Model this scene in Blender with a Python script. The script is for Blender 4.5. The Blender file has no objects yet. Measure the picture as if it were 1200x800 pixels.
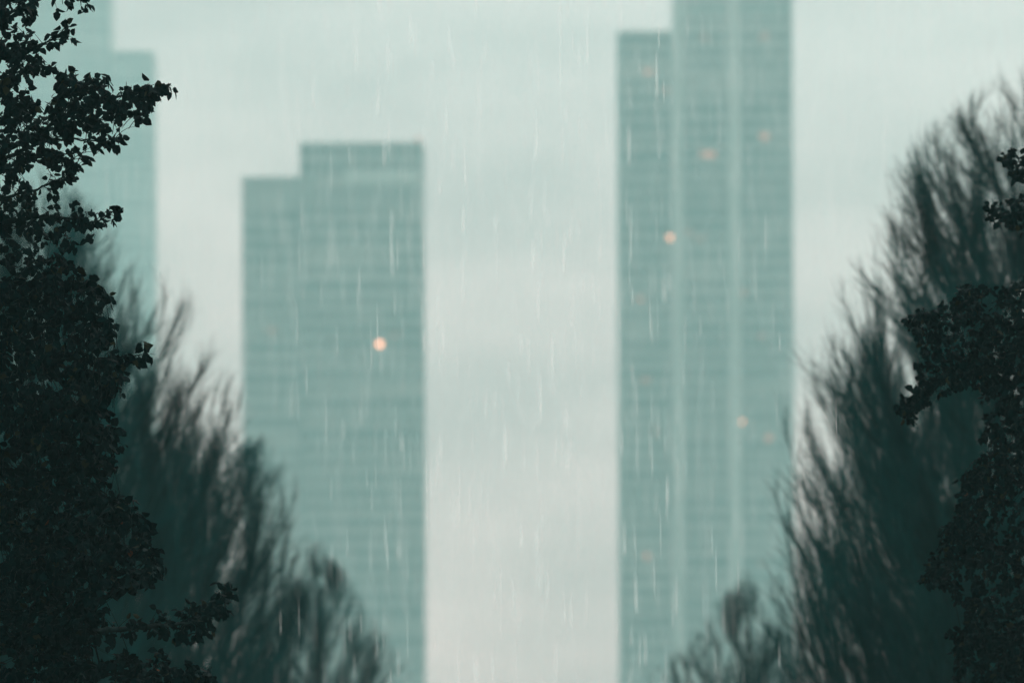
import bpy, math, random
import numpy as np

rnd = random.Random(11)
rng = np.random.default_rng(11)
R = math.radians
sc = bpy.context.scene
col = sc.collection

# ---------------------------------------------------------------- camera model
LENS, SENSOR = 240.0, 36.0
K = SENSOR / LENS / 1200.0          # tangent units per photo pixel
UP = 0.1140                          # how far above the level the middle of the frame looks
ROLL = R(-0.22)
CAM_H = 1.7
SX, SY = UP * math.sin(ROLL), UP * math.cos(ROLL)


def at(px, py, Y):
    """point seen at photo pixel (px, py), Y metres along the avenue"""
    u = (px - 600) * K + SX
    v = (400 - py) * K + SY
    c, s = math.cos(ROLL), math.sin(ROLL)
    return np.array([(u * c - v * s) * Y, Y, CAM_H + (u * s + v * c) * Y])


# ---------------------------------------------------------------- helpers
def tag(o, label=None, cat=None, group=None, kind=None):
    if label: o['label'] = label
    if cat: o['category'] = cat
    if group: o['group'] = group
    if kind: o['kind'] = kind
    return o


def empty(name, loc):
    o = bpy.data.objects.new(name, None)
    col.objects.link(o)
    o.location = loc
    o.empty_display_size = 0.5
    return o


class MB:
    def __init__(s):
        s.v, s.f, s.n, s.c = [], [], 0, []

    def add(s, v, f, c=None):
        v = np.asarray(v, float).reshape(-1, 3)
        f = np.asarray(f, int)
        s.v.append(v)
        s.f.append(f + s.n)
        s.n += len(v)
        s.c.append(np.tile((0.5, 0.5, 0.5, 1), (len(v), 1)) if c is None else c)

    def box(s, x0, x1, y0, y1, z0, z1):
        v = [(x0, y0, z0), (x1, y0, z0), (x1, y1, z0), (x0, y1, z0), (x0, y0, z1), (x1, y0, z1), (x1, y1, z1), (x0, y1, z1)]
        s.add(v, [(0, 3, 2, 1), (4, 5, 6, 7), (0, 1, 5, 4), (1, 2, 6, 5), (2, 3, 7, 6), (3, 0, 4, 7)])

    def tubes(s, P, rad, sides=3):
        """P (N,S,3) polylines, rad (N,S)"""
        P = np.asarray(P, float); rad = np.asarray(rad, float)
        N, S, _ = P.shape
        if N == 0: return
        T = np.gradient(P, axis=1)
        T /= np.linalg.norm(T, axis=2, keepdims=True) + 1e-9
        ref = np.where(np.abs(T[:, :1, 1:2]) > 0.8, np.array([1.0, 0, 0]), np.array([0, 1.0, 0.0]))
        A = np.cross(T, np.broadcast_to(ref, T.shape))
        A /= np.linalg.norm(A, axis=2, keepdims=True) + 1e-9
        B = np.cross(T, A)
        ang = np.arange(sides) * 2 * np.pi / sides
        ring = A[:, :, None, :] * np.cos(ang)[None, None, :, None] + B[:, :, None, :] * np.sin(ang)[None, None, :, None]
        V = P[:, :, None, :] + ring * rad[:, :, None, None]
        V = V.reshape(-1, 3)
        base = (np.arange(N) * S * sides)[:, None, None]
        i = np.arange(S - 1)[None, :, None] * sides
        j = np.arange(sides)[None, None, :]
        j2 = (j + 1) % sides
        F = np.stack([base + i + j, base + i + j2, base + i + sides + j2, base + i + sides + j], axis=-1).reshape(-1, 4)
        s.add(V, F)

    def build(s, name, m, parent=None, smooth=False, attr=False):
        off = np.zeros(3); q = parent
        while q is not None:
            off = off + np.array(q.location); q = q.parent
        me = bpy.data.meshes.new(name)
        v = np.concatenate(s.v) - off
        me.vertices.add(len(v))
        me.vertices.foreach_set('co', v.astype(np.float32).ravel())
        sizes = np.concatenate([np.full(len(f), f.shape[1]) for f in s.f])
        loops = np.concatenate([f.ravel() for f in s.f])
        me.loops.add(len(loops))
        me.loops.foreach_set('vertex_index', loops.astype(np.int32))
        me.polygons.add(len(sizes))
        starts = np.concatenate([[0], np.cumsum(sizes)[:-1]])
        me.polygons.foreach_set('loop_start', starts.astype(np.int32))
        me.polygons.foreach_set('use_smooth', np.full(len(sizes), bool(smooth)))
        me.update(calc_edges=True)
        me.validate()
        if attr:
            a = me.color_attributes.new('tint', 'FLOAT_COLOR', 'POINT')
            a.data.foreach_set('color', np.concatenate(s.c).astype(np.float32).ravel())
        me.materials.append(m)
        o = bpy.data.objects.new(name, me)
        col.objects.link(o)
        if parent is not None: o.parent = parent
        return o


# ---------------------------------------------------------------- materials
def mat(name, base, rough=0.7, spec=0.3, var=0.25, scale=3.0, rand=0.0, stretch=(1, 1, 1), coords='Object'):
    m = bpy.data.materials.new(name); m.use_nodes = True
    nt = m.node_tree; n = nt.nodes; p = n['Principled BSDF']
    p.inputs['Roughness'].default_value = rough
    p.inputs['Specular IOR Level'].default_value = spec
    tc = n.new('ShaderNodeTexCoord'); mp = n.new('ShaderNodeMapping')
    mp.inputs['Scale'].default_value = stretch
    nz = n.new('ShaderNodeTexNoise'); nz.inputs['Scale'].default_value = scale; nz.inputs['Detail'].default_value = 5
    rp = n.new('ShaderNodeMapRange')
    rp.inputs['From Min'].default_value = 0.3; rp.inputs['From Max'].default_value = 0.7
    rp.inputs['To Min'].default_value = 1 - var; rp.inputs['To Max'].default_value = 1 + var
    mx = n.new('ShaderNodeVectorMath'); mx.operation = 'SCALE'
    mx.inputs[0].default_value = base
    nt.links.new(tc.outputs[coords], mp.inputs['Vector'])
    nt.links.new(mp.outputs[0], nz.inputs['Vector'])
    nt.links.new(nz.outputs[0], rp.inputs['Value'])
    out = rp.outputs[0]
    if rand:
        oi = n.new('ShaderNodeObjectInfo')
        r2 = n.new('ShaderNodeMapRange'); r2.inputs['To Min'].default_value = 1 - rand; r2.inputs['To Max'].default_value = 1 + rand
        ml = n.new('ShaderNodeMath'); ml.operation = 'MULTIPLY'
        nt.links.new(oi.outputs['Random'], r2.inputs['Value'])
        nt.links.new(r2.outputs[0], ml.inputs[0]); nt.links.new(out, ml.inputs[1])
        out = ml.outputs[0]
    nt.links.new(out, mx.inputs['Scale'])
    nt.links.new(mx.outputs[0], p.inputs['Base Color'])
    return m


def leaf_mat(name):
    m = bpy.data.materials.new(name); m.use_nodes = True
    nt = m.node_tree; n = nt.nodes; p = n['Principled BSDF']
    a = n.new('ShaderNodeAttribute'); a.attribute_name = 'tint'
    nt.links.new(a.outputs['Color'], p.inputs['Base Color'])
    p.inputs['Roughness'].default_value = 0.65
    p.inputs['Specular IOR Level'].default_value = 0.02
    return m


def emit(name, c, s):
    m = bpy.data.materials.new(name); m.use_nodes = True
    nt = m.node_tree; n = nt.nodes; p = n['Principled BSDF']
    p.inputs['Base Color'].default_value = (0.1, 0.08, 0.06, 1)
    p.inputs['Emission Color'].default_value = (*c, 1)
    p.inputs['Emission Strength'].default_value = s
    return m


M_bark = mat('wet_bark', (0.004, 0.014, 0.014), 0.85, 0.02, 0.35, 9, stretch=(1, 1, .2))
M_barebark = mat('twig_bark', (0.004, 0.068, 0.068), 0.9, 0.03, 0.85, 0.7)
M_leaf = leaf_mat('dark_leaf')
M_glass = mat('curtain_glass', (0.28, 0.24, 0.22), 0.3, 0.5, 0.85, 1.0, rand=0.6, stretch=(.035, .035, .12))
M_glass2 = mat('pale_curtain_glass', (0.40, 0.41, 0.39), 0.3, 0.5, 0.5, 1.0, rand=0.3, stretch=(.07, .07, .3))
M_span = mat('grey_green_cladding', (0.56, 0.48, 0.445), 0.55, 0.3, 0.3, 1.0, stretch=(.03, .03, .05))
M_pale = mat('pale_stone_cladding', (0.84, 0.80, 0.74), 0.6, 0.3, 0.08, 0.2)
M_fin = mat('pale_glass_edge', (0.45, 0.52, 0.47), 0.5, 0.3, 0.08, 0.2)
M_roof = mat('roof_membrane', (0.12, 0.14, 0.14), 0.8, 0.2, 0.2, 0.3)
M_metal = mat('lamp_housing', (0.08, 0.09, 0.09), 0.5, 0.4, 0.1, 2)
M_ground = mat('wet_grass_ground', (0.035, 0.05, 0.03), 0.9, 0.2, 0.4, 0.6)
M_path = mat('wet_gravel_path', (0.12, 0.115, 0.10), 0.8, 0.3, 0.25, 2.0)
M_kerb = mat('kerb_stone', (0.25, 0.25, 0.24), 0.8, 0.3, 0.2, 3.0)

# ---------------------------------------------------------------- setting: ground, path, kerbs
def sheet(name, x0, x1, y0, y1, z, m):
    b = MB(); b.add([(x0, y0, z), (x1, y0, z), (x1, y1, z), (x0, y1, z)], [(0, 1, 2, 3)])
    return tag(b.build(name, m), kind='structure')

sheet('ground', -2300, 2300, -700, 2640, 0.0, M_ground)
sheet('path', -2.0, 2.0, -100, 420, 0.004, M_path)
for sx in (-1, 1):
    b = MB(); xa, xb = sorted((sx * 2.0, sx * 2.18)); b.box(xa, xb, -100, 420, -0.05, 0.1)
    tag(b.build('kerb', M_kerb), kind='structure')


# ---------------------------------------------------------------- skyscrapers
def zpx(py, Y): return at(600, py, Y)[2]
def xpx(px, Y, py=420): return at(px, py, Y)[0]

FLOOR = 4.14
def block(root, x0, x1, y0, y1, ztop, wall, fins_step=3.0, bands=True, zstart=0.0, glass=None):
    """storeys of glass ribbons (one part each) between proud spandrels, which go into the wall mesh"""
    n = int(round((ztop - zstart) / FLOOR)); h = (ztop - zstart) / n
    for i in range(n):
        z = zstart + i * h; f = rnd.uniform(.34, .54)
        wall.box(x0, x1, y0, y1, z, z + h * f)
        if bands:
            g = MB(); g.box(x0 + .3, x1 - .3, y0 + .3, y1 - .3, z + h * f - 0.02, z + h + 0.02)
            g.build('window_band', glass or M_glass, root)
    wall.box(x0 - .05, x1 + .05, y0 - .05, y1 + .05, ztop + 0.03, ztop + 1.5)
    k = max(2, int((x1 - x0) / fins_step))
    for i in range(1, k):
        x = x0 + (x1 - x0) * i / k
        wall.box(x - .12, x + .12, y0 - .08, y0 + .35, zstart + .5, ztop - .3)


def lamp(root, px, py, Y, w, h, m, y, name='lit_window'):
    x, z = xpx(px, Y, py), zpx(py, Y) + (px - 600) * 0
    c = at(px, py, Y); w *= 1.2; h *= 1.2
    b = MB(); b.box(c[0] - w / 2, c[0] + w / 2, y - .16, y - .1, c[2] - h / 2, c[2] + h / 2)
    return b.build(name, m, root)

WARM_ = (1.0, 0.42, 0.22); RED = (1.0, 0.22, 0.12)
E_bright = emit('bright_lamp', (1.0, 0.40, 0.22), 7)
E_mid = emit('warm_lamp', (1.0, 0.38, 0.20), 4.2)
E_low = emit('dim_warm_window', (1.0, 0.32, 0.2), .75)
E_faint = emit('faint_red_window', (1.0, 0.30, 0.2), .34)

# left: stepped slab
Y1 = 1920.0
t = empty('skyscraper', (xpx(390, Y1), Y1 + 15, 0))
tag(t, 'grey-green skyscraper with a stepped flat roof and one bright orange light high on its face', 'skyscraper', 'skyscrapers fading into the rain')
w = MB()
xl, xs, xr = xpx(283.5, Y1), xpx(351.5, Y1), xpx(497, Y1)
za, zb = zpx(206, Y1), zpx(166, Y1)
block(t, xl, xs - .06, Y1 + .2, Y1 + 30, za - 1.5, w)
block(t, xs, xr, Y1, Y1 + 32, zb - 1.5, w)
w.build('wall', M_span, t)
b = MB(); b.box(xl + .4, xs - .7, Y1 + 1.2, Y1 + 29.6, za - 1.47, za - 0.6); b.build('roof', M_roof, t)
b = MB(); b.box(xs + .4, xr - .4, Y1 + .4, Y1 + 31.6, zb - 1.47, zb - 0.6); b.build('roof', M_roof, t)
b = MB(); zc = zpx(207, Y1); b.box(xpx(404, Y1), xpx(491, Y1), Y1 - .5, Y1 - .14, zc - 1.9, zc + 1.9); b.build('ledge', M_pale, t)
o = lamp(t, 445, 403, Y1, 1.2, 1.2, E_bright, Y1)
lamp(t, 318, 387, Y1, 1.6, 1.2, E_faint, Y1 + .2)
lamp(t, 462, 393, Y1, 1.4, 1.0, E_faint, Y1)
c = at(490, 163, Y1)
b = MB(); b.box(c[0] - .25, c[0] + .25, Y1 + .2, Y1 + .6, zb - .4, zb + .5); ml = b.build('warning_light', M_metal, t)
b = MB(); b.box(c[0] - .5, c[0] + .5, Y1 + .0, Y1 + .9, zb + .5, zb + 1.3); b.build('lamp_lens', emit('warning_lens', RED, 1.1), ml)

# right: tallest tower with two pale piers
Y2 = 1945.0
t = empty('skyscraper', (xpx(828, Y2), Y2 + 15, 0))
tag(t, 'tallest skyscraper with two pale vertical piers and scattered small orange lights', 'skyscraper', 'skyscrapers fading into the rain')
w = MB()
xa, xb, xc, xd = xpx(729, Y2), xpx(795, Y2), xpx(861, Y2), xpx(927, Y2)
zw = zpx(36, Y2); zt = zpx(-52, Y2)
block(t, xa, xb - 1.5, Y2 + .9, Y2 + 34, zw - 1.5, w, 2.6)
block(t, xb + 1.3, xd, Y2, Y2 + 36, zt - 1.5, w, 2.6)
w.build('wall', M_span, t)
for px, wd in ((795, 3.1), (861.5, 3.4)):
    x = xpx(px, Y2); b = MB(); b.box(x - wd / 2, x + wd / 2, Y2 - .75, Y2 + .85, 0.2, zt - .6 if px > 800 else zt - .6); b.build('pier', M_pale, t)
for x0, x1, z1 in ((xa - 1.15, xa - .06, zw - .2), (xd + .06, xd + .8, zt - .2)):
    b = MB(); b.box(x0, x1, Y2 + 1.2, Y2 + 6, 0.2, z1); b.build('glass_fin', M_fin, t)
b = MB(); b.box(xa + .4, xb - 1.7, Y2 + 1.3, Y2 + 33.6, zw - 1.47, zw - .6); b.build('roof', M_roof, t)
b = MB(); b.box(xb + 1.7, xd - .4, Y2 + .4, Y2 + 35.6, zt - 1.47, zt - .6); b.build('roof', M_roof, t)
zc = zpx(12, Y2); b = MB(); b.box(xb + 1.7, xd - .2, Y2 - .3, Y2 - .12, zc - .4, zc + .4); b.build('ledge', M_fin, t)
for px, py, ww, hh, m in ((786, 278, 1.3, 1.0, E_mid), (868.5, 494, 1.2, 1.0, E_mid), (750, 350, 1.4, 1.0, E_low), (758, 651, 1.5, 1.2, E_low),
        (760, 84, 1.8, 1.2, E_low), (780, 106, 1.8, 1.2, E_faint), (896, 43, 2.2, 1.4, E_faint), (896, 160, 2.2, 1.4, E_low), (830, 181, 3.4, 1.5, E_low),
        (871, 343, 1.4, 1.6, E_faint), (757, 445, 2.6, 1.2, E_faint), (901, 513, 1.6, 1.4, E_low), (825, 44, 1.6, 1.0, E_faint), (808, 272, 1.5, 1.1, E_faint),
        (820, 280, 1.5, 1.1, E_faint), (893, 394, 1.5, 1.1, E_faint), (768, 505, 1.2, 1.0, E_faint), (893, 660, 1.3, 1.0, E_faint)):
    lamp(t, px, py, Y2, ww, hh, m, Y2 + .9 if px < 791 else Y2)

# far left tower
Y3 = 2540.0
t = empty('skyscraper', (xpx(90, Y3), Y3 + 15, 0))
tag(t, 'faintest skyscraper with a stepped top half hidden behind the leafy tree', 'skyscraper', 'skyscrapers fading into the rain')
w = MB()
x0, x1, x2 = xpx(-75, Y3), xpx(131, Y3), xpx(181, Y3)
zl = zpx(57, Y3); zh = zpx(-14, Y3)
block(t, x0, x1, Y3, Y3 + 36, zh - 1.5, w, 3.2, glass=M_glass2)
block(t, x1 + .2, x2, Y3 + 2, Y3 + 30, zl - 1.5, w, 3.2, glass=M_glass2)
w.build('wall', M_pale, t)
b = MB(); b.box(x0 + .4, x1 - .4, Y3 + .4, Y3 + 35.6, zh - 1.47, zh - .6); b.build('roof', M_roof, t)
b = MB(); b.box(x1 + .6, x2 - .4, Y3 + 2.4, Y3 + 29.6, zl - 1.47, zl - .6); b.build('roof', M_roof, t)
HAZE_TOP = max(zh, zt) + 6


# ---------------------------------------------------------------- bare trees (out of focus, behind)
def bez(P0, P1, P2, n):
    s = np.linspace(0, 1, n)[None, :, None]
    return P0[:, None] * (1 - s) ** 2 + P1[:, None] * 2 * s * (1 - s) + P2[:, None] * s ** 2


def norm(v): return v / (np.linalg.norm(v, axis=-1, keepdims=True) + 1e-9)


def sprout(lines, n, length, spread, lift, tmin=0.25, nseg=5, lim=None):
    """n shoots from each polyline: start points, upward sweeping curves"""
    N, S, _ = lines.shape
    idx = np.repeat(np.arange(N), n)
    tt = rng.uniform(tmin, 1.0, len(idx)) * (S - 1)
    i0 = np.minimum(tt.astype(int), S - 2); f = (tt - i0)[:, None]
    P0 = lines[idx, i0] * (1 - f) + lines[idx, i0 + 1] * f
    T = norm(lines[idx, i0 + 1] - lines[idx, i0])
    D = norm(T + rng.normal(0, spread, T.shape))
    L = rng.uniform(length[0], length[1], len(idx))[:, None]
    P1 = P0 + D * L * 0.5
    D2 = norm(D + np.array([0, 0, lift]) + rng.normal(0, .12, D.shape))
    P2 = P1 + D2 * L * 0.5
    return bez(P0, P1, P2, nseg)


def bare_tree(label, axis_px, Y, profile, zlow, n_limb=60, n_sec=12, n_twig=11, slope=1.35, leaves=0, twig_r=0.0029, size=.75, tuft=.3):
    zs = np.array([at(axis_px, p[0], Y)[2] for p in profile])[::-1]
    rs = np.array([abs(p[1] - axis_px) * K * Y for p in profile])[::-1]
    ax = at(axis_px, 800, Y)[0]
    ztop = zs[-1]
    base = np.array([ax, Y, 0.0])
    root = empty('bare_tree', base)
    tag(root, label, 'tree', 'bare trees lining the avenue')
    zz = np.concatenate([[zlow], zs]); rr = np.concatenate([[rs[0] * 0.75], rs])
    rad = lambda z: np.interp(z, zz, rr)
    # trunk
    nT = 14; tz = np.linspace(0, ztop - .8, nT)
    tp = np.stack([ax + np.cumsum(rng.normal(0, .05, nT)) * size, Y + np.cumsum(rng.normal(0, .05, nT)) * size, tz], 1)
    tp[0, :2] = (ax, Y)
    tr = np.interp(tz, [0, 1, ztop * .5, ztop], [.34 * size, .24 * size, .13 * size, .015])
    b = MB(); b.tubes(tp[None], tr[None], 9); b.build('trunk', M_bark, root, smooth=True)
    # limbs
    u = rng.uniform(0, 1, n_limb) ** 0.85
    zc = np.linspace(zlow + 1, ztop - .15, 60); wt = rad(zc) ** .9 + .25; wt /= wt.sum()
    tipz = rng.choice(zc, n_limb, p=wt) + rng.uniform(-.1, .1, n_limb)
    th = rng.uniform(0, 2 * np.pi, n_limb)
    rr_ = rad(tipz) * np.sqrt(rng.uniform(.40, 1.0, n_limb)) * rng.uniform(.86, 1.04, n_limb)
    tip = np.stack([ax + rr_ * np.cos(th), Y + rr_ * np.sin(th), tipz], 1)
    z0 = np.maximum(tipz - slope * rr_ - rng.uniform(.6, 1.8, n_limb) * size, 1.8 + rng.uniform(0, 1.0, n_limb))
    P0 = np.stack([np.interp(z0, tz, tp[:, 0]), np.interp(z0, tz, tp[:, 1]), z0], 1)
    P1 = P0 + (tip - P0) * np.array([.62, .62, .42]) + rng.normal(0, .15, tip.shape) * size
    limbs = bez(P0, P1, tip, 10)
    limbs[:, 1:-1] += rng.normal(0, .035, limbs[:, 1:-1].shape) * size
    lr = np.linspace(1, .12, 10)[None] * np.clip(.012 * np.linalg.norm(tip - P0, axis=1), .011, .042)[:, None]
    order = np.argsort(th); groups = np.array_split(order, 8)
    for g in groups:
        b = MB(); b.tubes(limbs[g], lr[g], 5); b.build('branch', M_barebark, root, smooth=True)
    sec = sprout(limbs, n_sec, (.7 * size, 1.7 * size), .28, .5, tuft, 6)
    tw = sprout(sec, n_twig, (.25 * size, .7 * size), .27, .35, .1, 4)
    tw2 = sprout(limbs[:, 4:], n_twig + 4, (.3 * size, .7 * size), .28, .5, .2, 4)
    tw = np.concatenate([tw, tw2])

    def inside(lines, m):
        e = lines[:, -1]; r = np.hypot(e[:, 0] - ax, e[:, 1] - Y)
        return (r < rad(e[:, 2]) * m + .12) & (e[:, 2] < ztop + .25)
    sec = sec[inside(sec, 1.05)]; tw = tw[inside(tw, 1.1)]
    cb = MB()
    cb.tubes(sec, np.broadcast_to(np.linspace(.009, .0035, sec.shape[1])[None] * (.35 + .5 * size), sec.shape[:2]), 3)
    cb.tubes(tw, np.broadcast_to(np.linspace(twig_r * 1.25, twig_r * .55, tw.shape[1])[None], tw.shape[:2]), 3)
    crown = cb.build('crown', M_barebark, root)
    if leaves:
        pick = rng.integers(0, len(tw), leaves)
        P = tw[pick, rng.integers(1, tw.shape[1], leaves)]
        lb = MB(); leaf_batch(lb, P, norm(rng.normal(0, 1, P.shape) + np.array([0, 0, -.5])), .058, tint='mid'); lb.build('leaves', M_leaf, crown, attr=True)
    return root


LEAF_T = np.array([(0, 0, 0), (.28, .40, .05), (.28, 0, -.03), (.28, -.40, .05), (.66, .33, .03), (.68, 0, -.05), (.66, -.33, .03), (1, 0, -.02)])
LEAF_F = np.array([(0, 2, 1), (0, 3, 2), (1, 2, 5), (1, 5, 4), (2, 3, 6), (2, 6, 5), (4, 5, 7), (5, 6, 7)])

def leaf_batch(mb, P, D, L, tint='near', wr=1.0):
    N = len(P)
    D = norm(D)
    nrm = norm(np.cross(D, rng.normal(0, 1, D.shape)))
    S = np.cross(nrm, D)
    l = L * rng.uniform(.6, 1.2, N)
    curl = rng.uniform(.05, .45, N)
    t = LEAF_T
    x = t[None, :, 0] * l[:, None]
    y = t[None, :, 1] * l[:, None] * (rng.uniform(.75, 1.15, N) * wr)[:, None]
    z = (t[None, :, 2] - t[None, :, 0] ** 2 * curl[:, None]) * l[:, None]
    V = P[:, None] + x[..., None] * D[:, None] + y[..., None] * S[:, None] + z[..., None] * nrm[:, None]
    F = (np.arange(N) * 8)[:, None, None] + LEAF_F[None]
    c = np.empty((N, 4)); c[:, 3] = 1
    g = rng.uniform(.6, 1.35, N)[:, None]
    c[:, :3] = np.array([.0006, .012, .0125] if tint == 'near' else [.035, .06, .05]) * g
    k = rng.uniform(0, 1, N)
    c[k < .03, :3] = np.array([.022, .028, .015]) * g[k < .03]
    c[k < .0006, :3] = np.array([.12, .045, .02]) * g[k < .0006]
    mb.add(V, F.reshape(-1, 3), np.repeat(c, 8, axis=0))


bare_tree('big bare tree of upswept branches behind the left leafy tree', 5, 84.0,
          [(196, 45), (225, 90), (260, 128), (295, 160), (330, 192), (390, 230), (450, 258), (520, 284), (600, 302), (700, 318), (800, 325)], 4.2, 290, 13, 24)
bare_tree('thin bare tree between the big left bare tree and the stepped skyscraper', 232, 106.0,
          [(495, 240), (510, 312), (545, 330), (590, 342), (650, 352), (720, 372), (800, 390)], 5.0, 180, 12, 18, leaves=1200, size=.64, tuft=.38)
bare_tree('low twiggy tree in front of the foot of the stepped skyscraper', 372, 139.0,
          [(645, 380), (665, 398), (700, 420), (735, 440), (770, 472), (800, 500)], 5.0, 210, 12, 17, 1.1, leaves=1500, size=.56, tuft=.4)
bare_tree('broad bare tree of dense upswept twigs behind the right leafy tree', 1205, 81.0,
          [(86, 1184), (112, 1142), (150, 1096), (190, 1064), (260, 1034), (330, 996), (380, 966), (440, 934), (540, 914), (640, 902), (800, 880)], 4.2, 330, 13, 25)
bare_tree('bare tree half hidden behind the broad bare tree on the right', 1070, 104.0,
          [(330, 1050), (380, 1020), (430, 990), (520, 950), (640, 924), (800, 892)], 5.0, 95, 13, 18, size=.8)
bare_tree('bare tree half hidden between the big left bare tree and its thin neighbour', 110, 98.0,
          [(385, 150), (420, 190), (470, 228), (540, 256), (620, 282), (800, 315)], 5.0, 120, 13, 17, size=.8)
bare_tree('low spiky bare tree in front of the tallest skyscraper', 872, 133.0,
          [(675, 870), (695, 852), (725, 832), (760, 795), (785, 765), (800, 750)], 5.0, 160, 12, 17, 1.5, leaves=800, size=.56, tuft=.45)


# ---------------------------------------------------------------- leafy trees (in focus)
def inpoly(pts, poly):
    x, y = pts[:, 0], pts[:, 1]; r = np.zeros(len(pts), bool)
    n = len(poly)
    for i in range(n):
        x0, y0 = poly[i]; x1, y1 = poly[(i + 1) % n]
        cnd = (y0 > y) != (y1 > y)
        xx = (x1 - x0) * (y - y0) / ((y1 - y0) or 1e-9) + x0
        r ^= cnd & (x < xx)
    return r


def fill(poly, area_per, depth, back=0):
    p = np.array(poly, float); lo, hi = p.min(0), p.max(0)
    n = int((hi[0] - lo[0]) * (hi[1] - lo[1]) / area_per)
    q = rng.uniform(lo, hi, (n, 2)); q = q[inpoly(q, poly)]
    return np.concatenate([q, rng.uniform(-depth, depth, (len(q), 1)) + back], 1)   # px, py, depth offset


def leafy_tree(label, Y, trunk_px, side, guides, fills, leaf=0.056):
    """side: +1 crown grows to the right of the trunk in the picture"""
    b0 = at(trunk_px, 800, Y); base = np.array([b0[0], Y, 0.0])
    root = empty('leafy_tree', base)
    tag(root, label, 'tree', 'leafy trees framing the view')
    tz = np.linspace(0, at(trunk_px, -150, Y)[2], 16)
    tp = np.stack([base[0] + np.cumsum(rng.normal(0, .02, 16)), Y + np.cumsum(rng.normal(0, .03, 16)), tz], 1)
    tp[0, :2] = base[:2]
    b = MB(); b.tubes(tp[None], np.interp(tz, [0, .5, tz[-1]], [.2, .14, .025])[None], 10); b.build('trunk', M_bark, root, smooth=True)
    nodes = [tp[4:]]
    # limbs drawn along their real course
    for g in guides:
        pts = np.array([at(p[0], p[1], Y + (p[2] * .75 if len(p) > 2 else 0)) for p in g])
        zt_ = pts[0, 2] - .45 * abs(pts[0, 0] - base[0]) - .15
        i = np.argmin(np.abs(tz - zt_)); pts = np.vstack([tp[i], pts])
        s = np.concatenate([[0], np.cumsum(np.linalg.norm(np.diff(pts, axis=0), axis=1))])
        n = max(8, int(s[-1] / .038)); q = np.linspace(0, s[-1], n)
        line = np.stack([np.interp(q, s, pts[:, k]) for k in range(3)], 1)
        for _ in range(6): line[1:-1] = (line[:-2] + 2 * line[1:-1] + line[2:]) / 4
        line[1:-1] += rng.normal(0, .004, line[1:-1].shape)
        b = MB(); b.tubes(line[None], np.linspace(min(.034, .009 + .012 * s[-1]), .0026, n)[None], 6); b.build('branch', M_bark, root, smooth=True)
        nodes.append(line)
    N = np.concatenate(nodes)
    twigs, LP, LD = [], [], []

    def twig(start, end, nl, droop=1.0):
        d = end - start; L = np.linalg.norm(d)
        mid = start + d * .5 + np.array([0, 0, .12 * L]) + rng.normal(0, .06 * L, 3)
        line = bez(start[None], mid[None], end[None], 6)[0]
        twigs.append(line)
        for k in range(nl):
            s = rng.uniform(.3, 1.0) if k else 1.0
            i = min(int(s * 5), 4); f = s * 5 - i
            p = line[i] * (1 - f) + line[i + 1] * f
            tdir = norm(line[i + 1] - line[i])
            dd = norm(tdir * .8 + rng.normal(0, .62, 3) + np.array([0, 0, -.35 * droop]))
            stem = dd * rng.uniform(.006, .017)
            LP.append(p + stem); LD.append(norm(dd + np.array([0, 0, -.5 * droop])))
    # shoots with leaves along the outer part of each limb
    for line in nodes[1:]:
        n = len(line)
        for k in range(int(n * .4), n):
            if rng.uniform() < .8:
                T = norm(line[min(k + 1, n - 1)] - line[k - 1])
                e = line[k] + norm(T * .9 + rng.normal(0, .75, 3)) * rng.uniform(.04, .13)
                twig(line[k], e, rng.integers(3, 7))
        for q_ in range(5):
            twig(line[-3 - q_], line[-1 - q_] + norm(line[-1] - line[-4] + rng.normal(0, .022, 3)) * .045 + rng.normal(0, .022, 3), 5)
    # the mass of the crown
    for poly, area, depth, nl, *back in fills:
        for q in fill(poly, area, depth, *back):
            e = at(q[0], q[1], Y + q[2] * .75)
            d = N - e; d2 = (d ** 2).sum(1) + np.maximum(0, d[:, 2]) * .3
            st = N[int(np.argmin(d2))]
            dist = np.linalg.norm(e - st)
            dirn = norm(e - st + rng.normal(0, .25 * dist, 3))
            s2 = e - dirn * min(.12, dist * .8)
            if dist > .22 and rng.uniform() < .35: twigs.append(bez(st[None], ((st + s2) / 2 + np.array([0, 0, .05]))[None], s2[None], 6)[0])
            twig(s2, e, nl)
    cb = MB(); tw = np.array(twigs)
    cb.tubes(tw, np.broadcast_to(np.linspace(.0032, .0012, 6)[None], tw.shape[:2]), 3)
    cr = MB(); leaf_batch(cr, np.array(LP), np.array(LD), leaf)
    crown = cr.build('crown', M_leaf, root, attr=True)
    cb.build('twigs', M_bark, crown)
    print('leaves', len(LP), 'twigs', len(twigs))
    return root

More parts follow.
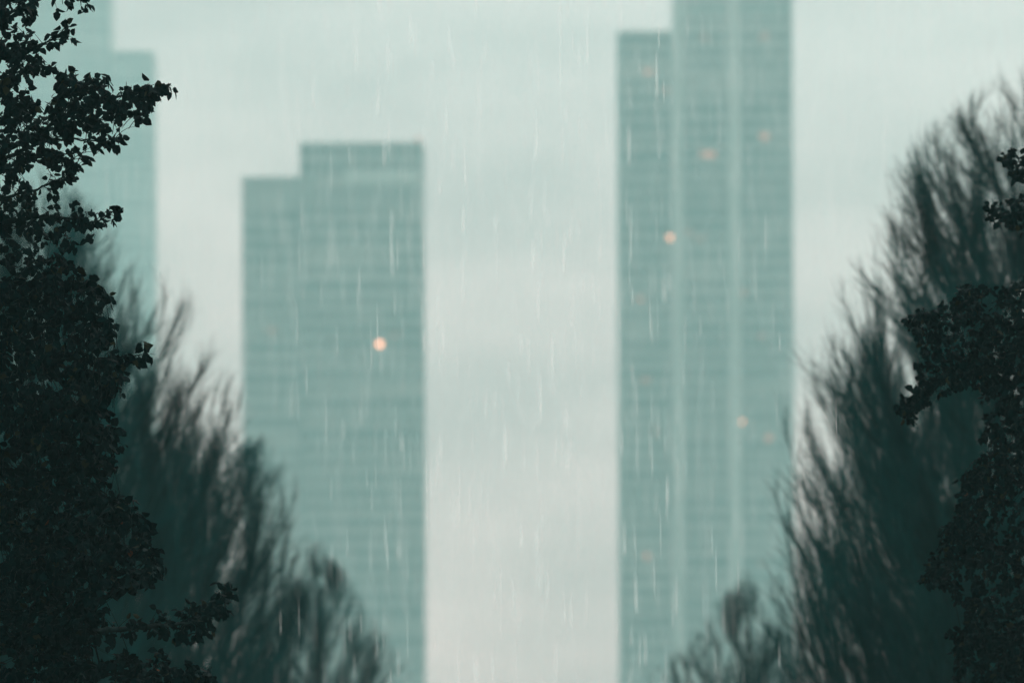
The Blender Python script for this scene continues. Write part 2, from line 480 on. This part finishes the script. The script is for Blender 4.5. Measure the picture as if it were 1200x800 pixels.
left_guides = [
    [(-60, 60), (0, 22), (40, 2), (70, -10), (98, -2)],
    [(-60, 100), (0, 66), (30, 66), (52, 52), (76, 36)],
    [(-60, 130), (-10, 95), (25, 85), (52, 78)],
    [(-60, 215), (0, 178), (40, 160), (90, 130), (130, 118), (160, 106), (186, 103)],
    [(-60, 220, .2), (0, 188, .2), (60, 162, .1), (100, 163, .1), (132, 166, .1)],
    [(-60, 240, -.2), (0, 200, -.2), (45, 180, -.2), (84, 188, -.2)],
    [(-60, 275, .1), (0, 232, .1), (35, 226, .1), (62, 214, .1), (84, 203, .1)],
    [(-60, 300), (0, 262), (50, 252), (85, 256), (108, 264), (130, 252)],
    [(-60, 380, .3), (0, 345, .3), (60, 330, .3), (100, 335, .2), (122, 345, .2)],
    [(-60, 470, -.2), (0, 440, -.2), (70, 420, -.2), (125, 420, -.2), (168, 416, -.2)],
    [(-60, 560, .2), (20, 530, .2), (80, 515, .2), (140, 512, .2)],
    [(-60, 690), (30, 650), (100, 630), (150, 640), (185, 665)],
    [(-60, 780, .1), (60, 745, 1), (150, 735, 2.5), (220, 730, 4), (250, 712, 5), (268, 692, 5.5)],
    [(-60, 850), (60, 805), (150, 785), (230, 790)],
]
left_fills = [
    ([(0, -10), (38, -5), (42, 15), (28, 40), (45, 62), (50, 75), (42, 95), (20, 95), (0, 95)], 66, .8, 6),
    ([(0, 95), (25, 100), (42, 108), (60, 122), (56, 160), (35, 195), (0, 205)], 66, .8, 6),
    ([(60, 125), (70, 102), (66, 82), (84, 80), (98, 90), (122, 85), (138, 108), (160, 98), (183, 102), (184, 112), (168, 138), (150, 134), (146, 150), (118, 148), (100, 152), (60, 152)], 46, .5, 6),
    ([(105, 158), (136, 162), (138, 172), (122, 184), (102, 174)], 80, .3, 5),
    ([(45, 178), (70, 178), (90, 192), (84, 198), (55, 194)], 85, .3, 5),
    ([(0, 205), (35, 212), (56, 236), (80, 246), (104, 250), (104, 288), (72, 292), (40, 290), (0, 285)], 95, .8, 6),
    ([(0, 282), (60, 296), (88, 306), (98, 330), (122, 326), (124, 358), (104, 368), (136, 376), (140, 408), (0, 412)], 58, 1.0, 7),
    ([(0, 410), (140, 410), (146, 450), (128, 476), (138, 496), (142, 515), (130, 556), (128, 574), (155, 582), (172, 606), (182, 640), (190, 662), (0, 664)], 52, 1.3, 8),
    ([(0, 664), (190, 662), (176, 682), (140, 692), (118, 705), (106, 745), (96, 800), (0, 815)], 48, 1.4, 9),
    ([(192, 735), (205, 712), (228, 708), (252, 698), (268, 682), (276, 692), (268, 716), (250, 738), (218, 758)], 80, .5, 6, 4.5),
    ([(100, 770), (150, 765), (190, 752), (238, 786), (256, 810), (90, 815)], 60, .8, 7),
    ([(-230, -60), (-120, -190), (-20, -120), (0, 0), (0, 800), (-230, 800), (-290, 400)], 300, 2.2, 7),
    ([(-150, -180), (-20, -140), (50, -40), (40, -8), (0, -5), (-140, -5)], 220, 1.5, 6),
]
leafy_tree('dark leafy tree with in-focus leaves along the left edge', 42.0, -130, 1, left_guides, left_fills)

right_guides = [
    [(1260, 240), (1215, 215), (1196, 200), (1182, 186)],
    [(1260, 300, .2), (1215, 262, .2), (1188, 250, .2), (1168, 248, .2)],
    [(1260, 420), (1200, 385), (1140, 372), (1100, 366), (1072, 376)],
    [(1260, 470, -.2), (1200, 440, -.2), (1130, 428, -.2), (1085, 445, -.2), (1056, 480, -.2)],
    [(1260, 600, .2), (1200, 560, .2), (1160, 545, .2), (1130, 555, .2)],
    [(1260, 700), (1180, 655), (1120, 648), (1085, 672)],
    [(1260, 800), (1200, 770), (1150, 740), (1120, 745)],
]
right_fills = [
    ([(1176, 182), (1190, 172), (1206, 174), (1206, 216), (1188, 208)], 60, .4, 6),
    ([(1164, 246), (1172, 232), (1206, 230), (1206, 264), (1180, 266), (1167, 258)], 52, .4, 6),
    ([(1206, 315), (1172, 336), (1148, 332), (1120, 338), (1108, 356), (1078, 364), (1064, 376), (1068, 394), (1082, 405), (1066, 424), (1082, 440), (1062, 456), (1053, 478), (1060, 490), (1080, 478), (1100, 462), (1130, 454), (1165, 468), (1206, 470)], 50, 1.0, 8),
    ([(1206, 468), (1160, 470), (1152, 500), (1146, 532), (1130, 562), (1120, 600), (1104, 622), (1092, 652), (1084, 674), (1096, 688), (1116, 688), (1130, 722), (1120, 762), (1112, 812), (1206, 812)], 50, 1.3, 8),
    ([(1206, 120), (1250, 60), (1400, 0), (1520, 300), (1500, 810), (1206, 810)], 420, 2.2, 7),
]
leafy_tree('dark leafy tree with clumped leaves along the right edge', 48.5, 1370, -1, right_guides, right_fills, .053)


# ---------------------------------------------------------------- rain
def rain_mat():
    m = bpy.data.materials.new('rain_water'); m.use_nodes = True
    nt = m.node_tree; n = nt.nodes; n.clear()
    out = n.new('ShaderNodeOutputMaterial'); mx = n.new('ShaderNodeMixShader'); tr = n.new('ShaderNodeBsdfTransparent')
    a = n.new('ShaderNodeAddShader'); t2 = n.new('ShaderNodeBsdfTranslucent')
    d = n.new('ShaderNodeBsdfDiffuse'); d.inputs[0].default_value = (.95, .96, .95, 1); t2.inputs[0].default_value = (.95, .96, .95, 1)
    nt.links.new(d.outputs[0], a.inputs[0])
    nt.links.new(t2.outputs[0], a.inputs[1])
    mx.inputs[0].default_value = 0.3
    nt.links.new(tr.outputs[0], mx.inputs[1]); nt.links.new(a.outputs[0], mx.inputs[2]); nt.links.new(mx.outputs[0], out.inputs[0])
    return m

b = MB()
def rain(n, d0, d1, r0, r1, l0, l1, mid=None):
    d = rng.uniform(d0, d1, n)
    px = rng.uniform(-200, 1400, n) if mid is None else np.clip(rng.normal(610, mid, n), *(rng.uniform(300, 460, n), rng.uniform(760, 930, n))); py = rng.uniform(-150, 950, n)
    top = np.array([at(x, y, q) for x, y, q in zip(px, py, d)])
    L = rng.uniform(l0, l1, n)
    s = np.array([0, .3, .75, 1.0])
    P = top[:, None] - np.array([0, 0, 1.0]) * (s[None] * L[:, None])[..., None] + np.array([.012, 0, 0]) * s[None, :, None] * L[:, None, None]
    r = rng.uniform(r0, r1, n)[:, None] * np.array([.1, .7, 1.0, .15])[None]
    b.tubes(P, r, 5)
rain(650, 51, 78, .0015, .003, .15, .45, 170)
rain(120, 60, 80, .0045, .009, .2, .45, 105)
rain(8, 35, 52, .0008, .0014, .12, .3)
rain(6000, 90, 160, .0015, .0034, .4, 1.2)
tag(b.build('rain', rain_mat(), smooth=True), 'fine streaks of rain falling through the whole view', None, None, 'stuff')


# ---------------------------------------------------------------- haze
HZ = 0.00043
m = bpy.data.materials.new('haze_air'); m.use_nodes = True
nt = m.node_tree; nt.nodes.clear()
out = nt.nodes.new('ShaderNodeOutputMaterial'); pv = nt.nodes.new('ShaderNodeVolumePrincipled')
pv.inputs['Color'].default_value = (0.51, 0.91, 0.90, 1)
pv.inputs['Density'].default_value = HZ
pv.inputs['Anisotropy'].default_value = 0.5
nt.links.new(pv.outputs[0], out.inputs['Volume'])
b = MB(); b.box(-2350, 2350, -750, 2690, -1.0, HAZE_TOP)
o = tag(b.build('haze', m), kind='stuff')


# ---------------------------------------------------------------- sky, sun
SUN_EL, SUN_AZ = R(48), R(20)
w = bpy.data.worlds.new('World'); sc.world = w; w.use_nodes = True
nt = w.node_tree; n = nt.nodes; bg = n['Background']
sky = n.new('ShaderNodeTexSky'); sky.sky_type = 'NISHITA'; sky.sun_disc = False
sky.sun_elevation = SUN_EL; sky.sun_rotation = SUN_AZ; sky.air_density = 1.0; sky.dust_density = 4.0
hs = n.new('ShaderNodeHueSaturation'); hs.inputs['Saturation'].default_value = 0.2
tc = n.new('ShaderNodeTexCoord'); sp = n.new('ShaderNodeSeparateXYZ')
nt.links.new(tc.outputs['Generated'], sp.inputs[0])
cr = n.new('ShaderNodeValToRGB')       # overcast deck by height above the horizon
e = cr.color_ramp.elements
e[0].position = 0.0; e[0].color = (1.24, 0.80, 0.74, 1)
e[1].position = 1.0; e[1].color = (1.0, 0.98, 0.97, 1)
for p_, c_ in ((0.06, (1.24, 0.82, 0.76, 1)), (0.12, (1.22, 0.86, 0.80, 1)), (0.165, (1.13, 0.90, 0.84, 1)), (0.3, (1.16, 0.96, 0.92, 1))):
    el = e.new(p_); el.color = c_
nt.links.new(sp.outputs['Z'], cr.inputs[0])
mp = n.new('ShaderNodeMapping'); mp.inputs['Scale'].default_value = (9, 9, 26)
nt.links.new(tc.outputs['Generated'], mp.inputs[0])
nz = n.new('ShaderNodeTexNoise'); nz.inputs['Scale'].default_value = 2.0; nz.inputs['Detail'].default_value = 3
nt.links.new(mp.outputs[0], nz.inputs['Vector'])
mr = n.new('ShaderNodeMapRange'); mr.inputs['From Min'].default_value = .3; mr.inputs['From Max'].default_value = .7
mr.inputs['To Min'].default_value = 7.0; mr.inputs['To Max'].default_value = 12.2
nt.links.new(nz.outputs[0], mr.inputs[0])
sca = n.new('ShaderNodeVectorMath'); sca.operation = 'SCALE'
nt.links.new(cr.outputs[0], sca.inputs[0]); nt.links.new(mr.outputs[0], sca.inputs['Scale'])
mix = n.new('ShaderNodeMix'); mix.data_type = 'RGBA'; mix.inputs['Factor'].default_value = 0.85
nt.links.new(sky.outputs[0], hs.inputs['Color'])
nt.links.new(hs.outputs[0], mix.inputs['A']); nt.links.new(sca.outputs[0], mix.inputs['B'])
# added dimming of the unseen sky behind the camera, darkens trees and facades
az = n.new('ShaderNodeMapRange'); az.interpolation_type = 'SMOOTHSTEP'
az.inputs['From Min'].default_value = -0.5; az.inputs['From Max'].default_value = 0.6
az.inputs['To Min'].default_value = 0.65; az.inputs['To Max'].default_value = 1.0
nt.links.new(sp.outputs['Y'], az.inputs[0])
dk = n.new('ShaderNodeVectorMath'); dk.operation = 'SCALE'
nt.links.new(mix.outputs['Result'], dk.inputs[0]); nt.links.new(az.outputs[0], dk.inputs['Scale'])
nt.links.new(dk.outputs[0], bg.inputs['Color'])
bg.inputs['Strength'].default_value = 0.1

sl = bpy.data.lights.new('sun', 'SUN'); sl.energy = 1.0; sl.angle = R(40); sl.color = (1, .97, .92)
so = bpy.data.objects.new('sun', sl); col.objects.link(so)
so.rotation_euler = (-(R(90) - SUN_EL), 0, -SUN_AZ)

# ---------------------------------------------------------------- camera
cd = bpy.data.cameras.new('camera'); cam = bpy.data.objects.new('camera', cd); col.objects.link(cam)
cam.location = (0, 0, CAM_H); cam.rotation_mode = 'QUATERNION'
from mathutils import Matrix
cam.rotation_quaternion = (Matrix.Rotation(R(90), 3, 'X') @ Matrix.Rotation(ROLL, 3, 'Z')).to_quaternion()
cd.lens = LENS; cd.sensor_width = SENSOR
cd.shift_x = SX * LENS / SENSOR; cd.shift_y = SY * LENS / SENSOR
cd.clip_start = 0.5; cd.clip_end = 20000
cd.dof.use_dof = True; cd.dof.focus_distance = 42.2; cd.dof.aperture_fstop = 3.15
sc.camera = cam

vs = sc.view_settings
sc.display_settings.display_device = 'sRGB'
vs.view_transform = 'Standard'; vs.look = 'None'; vs.exposure = 0.04; vs.gamma = 1.0; vs.use_curve_mapping = False
c = sc.cycles
c.max_bounces = 8; c.diffuse_bounces = 3; c.glossy_bounces = 2; c.transmission_bounces = 2; c.volume_bounces = 3; c.transparent_max_bounces = 24
c.use_denoising = True
